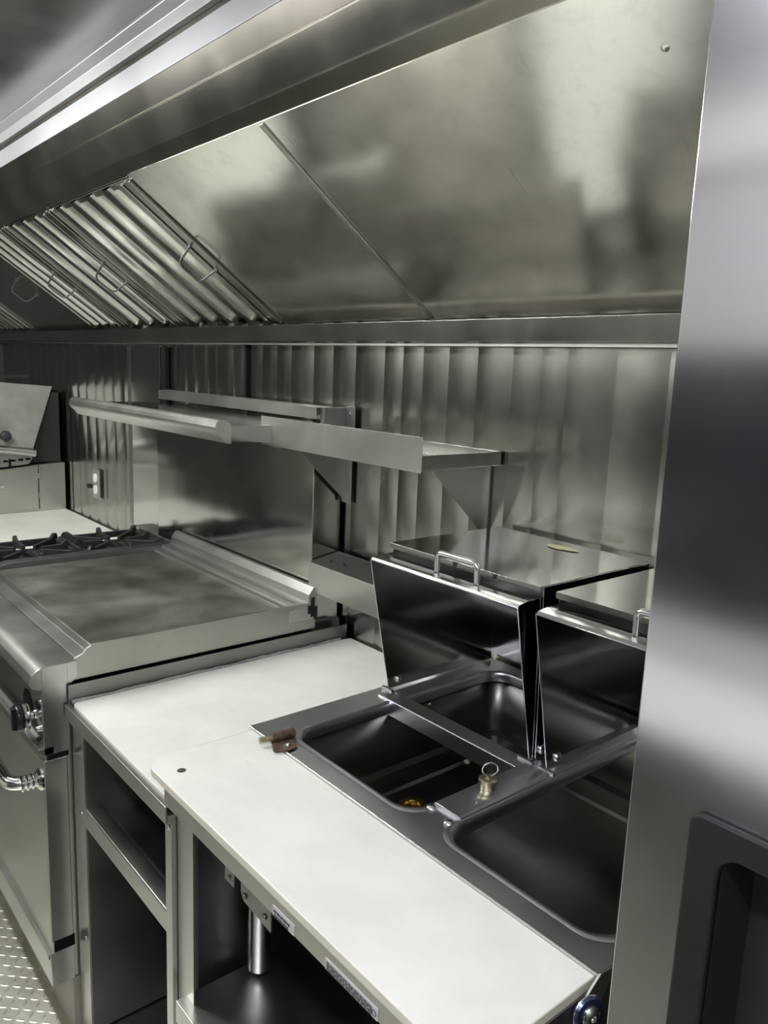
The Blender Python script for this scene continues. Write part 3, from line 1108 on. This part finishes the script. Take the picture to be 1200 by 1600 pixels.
# hinged covers standing open
def cover(x0, x1, tilt_label):
    zt = T + 0.292
    mb = MB()
    t = 0.0012
    side = [(1.020, T + .004), (0.960, zt - .004), (1.008, zt + .004), (1.334, zt + .004), (1.334, T + .003)]
    mb.prism(side, 'x', x0, x0 + t)
    mb.prism(side, 'x', x1 - t, x1)
    # rolled front top with recess under the top plate
    mb.sheet([(0.9605, zt - .004), (0.964, zt + .0005), (0.985, zt + .003), (0.997, zt + .0035), (1.0075, zt + .0015)], 'x', x0, x1, -t)
    mb.box(x0 + t, x1 - t, 1.3325, 1.334, T + .02, zt + .004)
    o = mb.build('pan_cover', 'steel_gloss', prep, smooth=40, bevel=0.0006)
    o['label'] = tilt_label
    mb = MB()
    # outer rear half overlapping the sides
    mb.sheet([(1.334, zt + .0245), (1.0095, zt + .0245), (1.0095, zt + .0135), (1.016, zt + .0135)], 'x', x0 - .002, x1 + .003, 0.0016)
    mb.prism([(1.020, zt + .022), (1.334, zt + .022), (1.334, T + .02), (1.032, T + .006)], 'x', x1 + .0022, x1 + .0034)
    mb.prism([(1.020, zt + .022), (1.334, zt + .022), (1.334, T + .02), (1.032, T + .006)], 'x', x0 - .0034, x0 - .0022)
    mb.build('top_plate', 'steel_gloss', o, bevel=0.0006)
    # bright folded edges round the mouth of the cover
    mb = MB()
    mb.tube([(x0 + .0005, 1.020, T + .004), (x0 + .0005, 0.9600, zt - .004), (x1 - .0005, 0.9600, zt - .004), (x1 - .0005, 1.020, T + .004)], 0.0013, 8)
    mb.build('edge_hem', 'handle', o, smooth=60)
    mb = MB()
    mb.tube([(x1 + .0028, 1.020, zt + .016), (x1 + .0028, 1.032, T + .006)], 0.0011, 8)
    mb.build('side_hem', 'handle', o, smooth=60)
    # handle on the rolled front
    xm = x0 + 0.211
    zz = zt + .003
    mb = MB()
    mb.tube(bent([(xm - .050, 0.985, zz), (xm - .050, 0.985, zz + .038), (xm + .050, 0.985, zz + .038), (xm + .050, 0.985, zz)], 0.013), 0.0055, 12)
    h = mb.build('handle', 'handle', o, smooth=60)
    for (xx, sg) in ((x0 + t, 1), (x1 + .004, 1)):
        mb = MB()
        mb.lathe([(0.009, 0), (0.009, 0.003), (0.006, 0.006), (0, 0.0075)], (xx, 1.045, T + .020), (sg, 0, 0), 14)
        mb.build('hinge_bolt', 'handle', o, smooth=50)
    for xx in (x0 + .004, x1 - .004):
        mb = MB()
        mb.box(xx - .016, xx + .016, 1.012, 1.018, T + .0005, T + .008)
        mb.build('hinge_foot', 'steel_dark', o)
    return o


c1 = cover(-1.166, -0.789, 'left-hand open pan cover with a bent rod handle')
c2 = cover(-0.752, -0.408, 'right-hand open pan cover half hidden by the refrigerator')
# residue of a torn sticker on the first cover
mb = MB()
ell = []
for k in range(28):
    a = 2 * math.pi * k / 28
    r_ = 1 + 0.12 * math.sin(3 * a + 1) + 0.07 * math.sin(7 * a)
    ell.append((-0.948 + 0.036 * r_ * math.cos(a), 1.276 + 0.015 * r_ * math.sin(a)))
mb.prism(ell, 'z', T + .292 + .0262, T + .292 + .0267)
o = mb.build('sticker_residue', 'residue', c1)
o['label'] = 'yellowish sticker residue'
# board latch strap with round knob at the right end
mb = MB()
mb.prism([(0.724, T + .003), (0.722, T - .010), (0.690, T - .050), (0.674, T - .054), (0.658, T - .040), (0.660, T - .020), (0.700, T + .006)], 'x', -0.4225, -0.4195)
ls = mb.build('latch_strap', 'steel', prep, bevel=0.001)
lc, ld = (-0.4195, 0.677, T - .030), (1, -0.25, 0.12)
mb = MB()
mb.lathe([(0.020, 0), (0.020, 0.004), (0.0185, 0.0065), (0.013, 0.0075)], lc, ld, 28)
kb = mb.build('latch_knob', 'blue', ls, smooth=30)
kb['label'] = 'bluish round knob face'
mb = MB()
mb.lathe([(0.012, 0.0072), (0.012, 0.009), (0.008, 0.012), (0.004, 0.0125), (0.0035, 0.010), (0, 0.010)], lc, ld, 24)
mb.build('knob_screw', 'chrome', kb, smooth=40)
mb = MB()
mb.ring((lc[0] + .003, lc[1], lc[2]), 0.0203, 0.0013, (0.25, 1, 0), (-.12, 0.03, 1), 32, 6)
mb.build('knob_rim', 'handle', kb, smooth=40)

# long cutting board along the front of the prep table
mb = MB()
outl = fillet(rect(-1.176, -0.4280, 0.4945, 0.7012), [0.035, 0.004, 0.002, 0.004], 8)
mb.prism(outl, 'z', 0.974, 0.9878)
for f in mb.bm.faces:
    f.normal_update()
    if abs(f.normal.z) < 0.3:
        f.material_index = 1
o = mb.build('cutting_board', ['board', 'cream'], None, bevel=0.0025, seg=3)
tag(o, 'long narrow white cutting board along the front of the prep table', 'cutting board')
mb = MB()
mb.lathe([(0.0075, 0), (0.0075, 0.0006), (0.005, 0.0009), (0.003, 0.0004), (0, 0.0004)], (-1.113, 0.532, 0.9878), (0, 0, 1), 20)
s = mb.build('screw', 'handle', o)

# drain plug on the divider bar
pc = Vector((-0.772 + .004, 0.892, T + .0056))
e = thing('drain_plug', 'small brass drain plug with a pull ring on the divider between wells', 'plug', pc)
mb = MB()
mb.lathe([(0.0125, 0), (0.0125, 0.010), (0.0155, 0.011), (0.0155, 0.0165), (0.013, 0.018), (0.004, 0.018), (0.003, 0.022), (0, 0.0225)], pc, (0, 0, 1), 28)
mb.build('plug_body', 'brass_dull', e, smooth=35)
mb = MB()
mb.ring(pc + Vector((0.002, 0.001, 0.033)), 0.0125, 0.0013, (0.65, 0.75, 0.10), (0.1, -0.15, 0.98))
mb.build('pull_ring', 'handle', e)

# white crumb near the cross bar
mb = MB()
mb.lathe([(0.006, 0), (0.007, 0.003), (0.004, 0.006), (0, 0.007)], (-1.09, 1.19, BZ + .012), (0.2, 0.1, 1), 7)
o = mb.build('food_crumb', 'crumb', None)
tag(o, 'small white crumb at the edge of the left well floor', 'crumb')

# ================================================================== WALL SHELF (tray with lip)
e = thing('wall_shelf', 'stainless wall shelf with a tall front lip above the prep covers', 'shelf', (-1.49, 1.23, 1.45))
sx0, sx1 = -1.774, -1.190
mb = MB()
mb.sheet([(1.108, 1.442), (1.352, 1.442), (1.352, 1.474), (1.348, 1.474)], 'x', sx0, sx1, 0.0015)
mb.sheet([(sx1, 1.4435), (sx1, 1.474), (sx1 - .008, 1.474)], 'y', 1.108, 1.352, 0.0015)
mb.prism([(1.108, 1.4435), (1.30, 1.4435), (1.30, 1.474), (1.108, 1.474)], 'x', sx0, sx0 + .0015)
mb.build('tray', 'filter', e, bevel=0.0006)
mb = MB()
mb.sheet([(1.1055, 1.437), (1.1055, 1.512), (1.1075, 1.512)], 'x', -1.822, sx1, -0.0015)
mb.build('front_lip', 'steel_lip', e, bevel=0.0006)
mb = MB()
mb.sheet([(1.128, 1.436), (1.128, 1.428), (1.16, 1.428)], 'x', -1.815, sx0 - .002, 0.0012)
mb.build('lip_return', 'steel', e)
for (xb, s, lab) in ((-1.764, 1, None), (-1.228, -1, None)):
    mb = MB()
    mb.prism([(1.165, 1.441), (1.350, 1.441), (1.350, 1.270), (1.338, 1.270), (1.335, 1.285)], 'x', xb, xb + .0018)
    if s > 0:
        mb.box(xb + .0018, xb + .028, 1.3470, 1.3495, 1.268, 1.441)
        mb.screw((xb + .015, 1.347, 1.295), (0, -1, 0), 0.0045)
    else:
        mb.box(xb + .0018, xb + .010, 1.3470, 1.3495, 1.268, 1.441)
    mb.build('bracket', 'steel', e, bevel=0.0006)

# bottle trough on the wall
e = thing('wall_trough', 'narrow open steel trough fixed low on the wall behind the pan cover', 'trough', (-1.5, 1.29, 1.02))
tx0, tx1 = -1.772, -1.25
mb = MB()
mb.sheet([(1.236, 1.107), (1.236, 1.026), (1.338, 1.026), (1.338, 1.124)], 'x', tx0, tx1, -0.0015)
mb.prism([(1.236, 1.026), (1.338, 1.026), (1.338, 1.124), (1.236, 1.107)], 'x', tx0, tx0 + .0015)
mb.prism([(1.236, 1.026), (1.338, 1.026), (1.338, 1.124), (1.236, 1.107)], 'x', tx1 - .0015, tx1)
mb.build('trough_body', 'steel', e, bevel=0.0006)
for (cc, nn, rr) in (((-1.735, 1.3365, 1.095), (0, -1, 0), .007), ((-1.7702, 1.31, 1.10), (1, 0, 0), .005), ((-1.7702, 1.27, 1.085), (1, 0, 0), .004)):
    MB().screw(cc, nn, rr).build('bolt', 'wire', e)

# wall socket
e = thing('wall_outlet', 'steel double socket with white outlets on the ribbed wall', 'outlet', (-3.70, 1.35, 1.05))
MB().box(-3.745, -3.655, 1.3425, 1.3475, 0.985, 1.125).build('cover_plate', 'steel', e, bevel=0.002)
for zc in (1.083, 1.028):
    mb = MB()
    lo = fillet(rect(-3.719, -3.681, zc - .021, zc + .021), 0.016)
    mb.prism(lo, 'y', 1.337, 1.3425)
    o = mb.build('socket', 'white_plastic', e, bevel=0.001)
mb = MB()
mb.lathe([(0.010, 0), (0.012, 0.012), (0.009, 0.02), (0, 0.021)], (-3.775, 1.348, 1.035), (0, -1, 0), 16)
mb.box(-3.77, -3.745, 1.338, 1.346, 1.03, 1.04)
mb.build('black_plug', 'black', e)

# ================================================================== FAR LEFT COUNTER AND EQUIPMENT
e = thing('worktop', 'white worktop board beyond the burners in the far left corner', 'worktop', (-3.55, 0.95, 0.8))
MB().box(-4.125, -3.036, 0.52, 1.345, 0.848, 0.866).build('board', 'board2', e, bevel=0.003)
MB().box(-4.125, -3.036, 0.54, 1.345, 0.0, 0.847).build('base_cabinet', 'steel_flat', e)

e = thing('equipment_cabinet', 'low steel cabinet with hinged door at the far end of the counter', 'cabinet', (-4.4, 1.05, 0.86))
mb = MB()
mb.prism([(0.55, 0.0), (1.342, 0.0), (1.342, 1.108), (1.215, 1.102), (0.55, 1.04)], 'x', -4.65, -4.128)
mb.build('body', 'steel_flat', e, bevel=0.002)
mb = MB()
mb.prism([(0.70, 0.878), (1.203, 0.880), (1.208, 1.097), (0.70, 1.050)], 'x', -4.128, -4.120)
d_ = mb.build('door', 'steel_flat', e, bevel=0.0015)
for z in (0.935, 1.035):
    MB().tube([(-4.118, 1.211, z), (-4.118, 1.211, z + .025)], 0.005, 10).build('hinge', 'steel', d_)
mb = MB()
mb.box(-4.119, -4.108, 1.02, 1.045, 0.995, 1.012)
mb.build('latch', 'handle', d_, bevel=0.002)
MB().box(-4.1275, -4.1245, 1.2085, 1.2115, 0.878, 1.10).build('door_gap', 'gap', e)

e = thing('clamshell_grill', 'clamshell grill with a tilted steel lid standing on the far cabinet', 'grill', (-4.4, 1.1, 1.1))
# base with dark slots
mb = MB()
mb.prism([(0.60, 1.06), (1.17, 1.105), (1.19, 1.14), (1.165, 1.185), (0.60, 1.12)], 'x', -4.60, -4.135)
mb.build('base', 'steel', e, bevel=0.002)
mb = MB()
for k in range(6):
    y0 = 0.98 + k * .035
    mb.box(-4.1355, -4.132, y0, y0 + .022, 1.088 + (y0 - .6) * .07, 1.098 + (y0 - .6) * .07)
mb.box(-4.1355, -4.131, 1.075, 1.085, 1.08, 1.135)
mb.build('vent_slot', 'gap', e)
# lid: steep panel facing the aisle end
lidp = [Vector((-4.14, 1.185, 1.19)), Vector((-4.10, 1.30, 1.487)), Vector((-4.52, 1.30, 1.487)), Vector((-4.56, 1.185, 1.19))]
# panel spans across y as a sloping plate seen from the aisle
mb = MB()
A = [(-4.135, 0.92, 1.215), (-4.105, 1.185, 1.185), (-4.165, 1.305, 1.492), (-4.20, 0.95, 1.515)]
B = [(p[0] - .02, p[1], p[2]) for p in A]
va = [mb.bm.verts.new(p) for p in A]
vb = [mb.bm.verts.new(p) for p in B]
mb.bm.faces.new(va)
mb.bm.faces.new(vb[::-1])
for i in range(4):
    j = (i + 1) % 4
    mb.bm.faces.new([va[i], vb[i], vb[j], va[j]])
bmesh.ops.recalc_face_normals(mb.bm, faces=mb.bm.faces)
lid = mb.build('lid', 'lid_steel', e, bevel=0.003)
mb = MB()
mb.tube([(-4.10, 0.92, 1.205), (-4.095, 1.19, 1.165)], 0.020, 12)
mb.build('lid_lip', 'steel', lid, smooth=50)
mb = MB()
mb.lathe([(0.011, 0), (0.009, 0.025), (0.022, 0.03), (0.026, 0.042), (0.020, 0.052), (0, 0.055)], (-4.118, 1.06, 1.25), (1, -0.2, 0.1), 20)
mb.build('knob', 'black', lid, smooth=40)
mb = MB()
mb.prism([(1.175, 1.109), (1.335, 1.109), (1.335, 1.46), (1.30, 1.46)], 'x', -4.50, -4.17)
bx_ = mb.build('shade_block', 'soot_shade', e)  # its black stands in for shade between lid and wall
bx_['label'] = 'block painted black for the shaded gap behind the lid'
MB().box(-4.20, -4.185, 0.90, 1.20, 1.53, 1.545).build('top_arm', 'soot_shade', e)

# ================================================================== ACROSS THE AISLE (seen only in reflections)
e = thing('serving_counter', 'white-topped serving counter across the aisle', 'counter', (-1.5, -0.6, 0))
MB().box(-4.2, 0.9, YF + .005, -0.42, 0.895, 0.925).build('counter_top', 'white_plastic', e, bevel=0.003)
MB().box(-4.2, 0.9, YF + .005, -0.47, 0.08, 0.893).build('counter_base', 'steel', e)
MB().box(-2.9, -1.8, -0.470, -0.462, 0.12, 0.885).build('bounce_panel', 'white_plastic', e, bevel=0.003)  # unseen white reflector, added to brighten what the ribbed wall mirrors

# ================================================================== REFRIGERATOR
FX, FY = -0.303, 0.520
fr = thing('refrigerator', 'tall stainless steel refrigerator with black recessed handle at right', 'refrigerator', (0.05, 0.9, 0))
MB().box(FX + .006, 0.42, FY + .075, 1.34, 0.10, 2.10).build('body', 'steel', fr, bevel=0.003)
hx0, hx1, hz0, hz1 = -0.2505, -0.100, 0.98, 1.345
slot = fillet(rect(hx0 + .025, hx1 - .025, hz0 + .030, hz1 - .023), 0.016, 6)
XZ = Matrix(((1, 0, 0, 0), (0, 0, 1, FY), (0, 1, 0, 0), (0, 0, 0, 1)))


def standing_plate(outer, holes, y0, y1):
    """plate with holes standing in the x/z plane, y0..y1 measured from the door face"""
    t_ = holed_plate(outer, holes, y0, y1)
    bmesh.ops.transform(t_.bm, matrix=XZ, verts=t_.bm.verts)
    bmesh.ops.recalc_face_normals(t_.bm, faces=t_.bm.faces)
    return t_


dr = standing_plate(rect(FX, 0.42, 0.14, 2.08), [fillet(rect(hx0 + .012, hx1 - .012, hz0 + .012, hz1 - .012), 0.012, 6)], 0.0, 0.068).build('door', 'steel_fridge', fr, bevel=0.006, seg=4)
outer = fillet(rect(hx0, hx1, hz0, hz1), 0.010, 6)
hf = standing_plate(outer, [slot], -0.007, 0.0).build('handle_frame', 'recess', dr, bevel=0.0028, seg=3)
hf['label'] = 'black plastic recessed handle'
mb = MB()
A = [mb.bm.verts.new((p[0], FY - .001, p[1])) for p in slot]
cxs, czs = (hx0 + hx1) / 2, (hz0 + hz1) / 2
Bv = [mb.bm.verts.new((cxs + (p[0] - cxs) * .9, FY + .045, czs + (p[1] - czs) * .97)) for p in slot]
for i in range(len(A)):
    j = (i + 1) % len(A)
    mb.bm.faces.new([A[i], A[j], Bv[j], Bv[i]])
mb.bm.faces.new(Bv)
bmesh.ops.recalc_face_normals(mb.bm, faces=mb.bm.faces)
mb.build('finger_slot', 'black', hf, smooth=40)

for xx in (FX + .06, 0.36):
    for yy in (0.66, 1.28):
        MB().lathe([(0.02, 0), (0.02, 0.06), (0.028, 0.0995)], (xx, yy, 0.0), (0, 0, 1), 16).build('foot', 'steel_dark', fr)
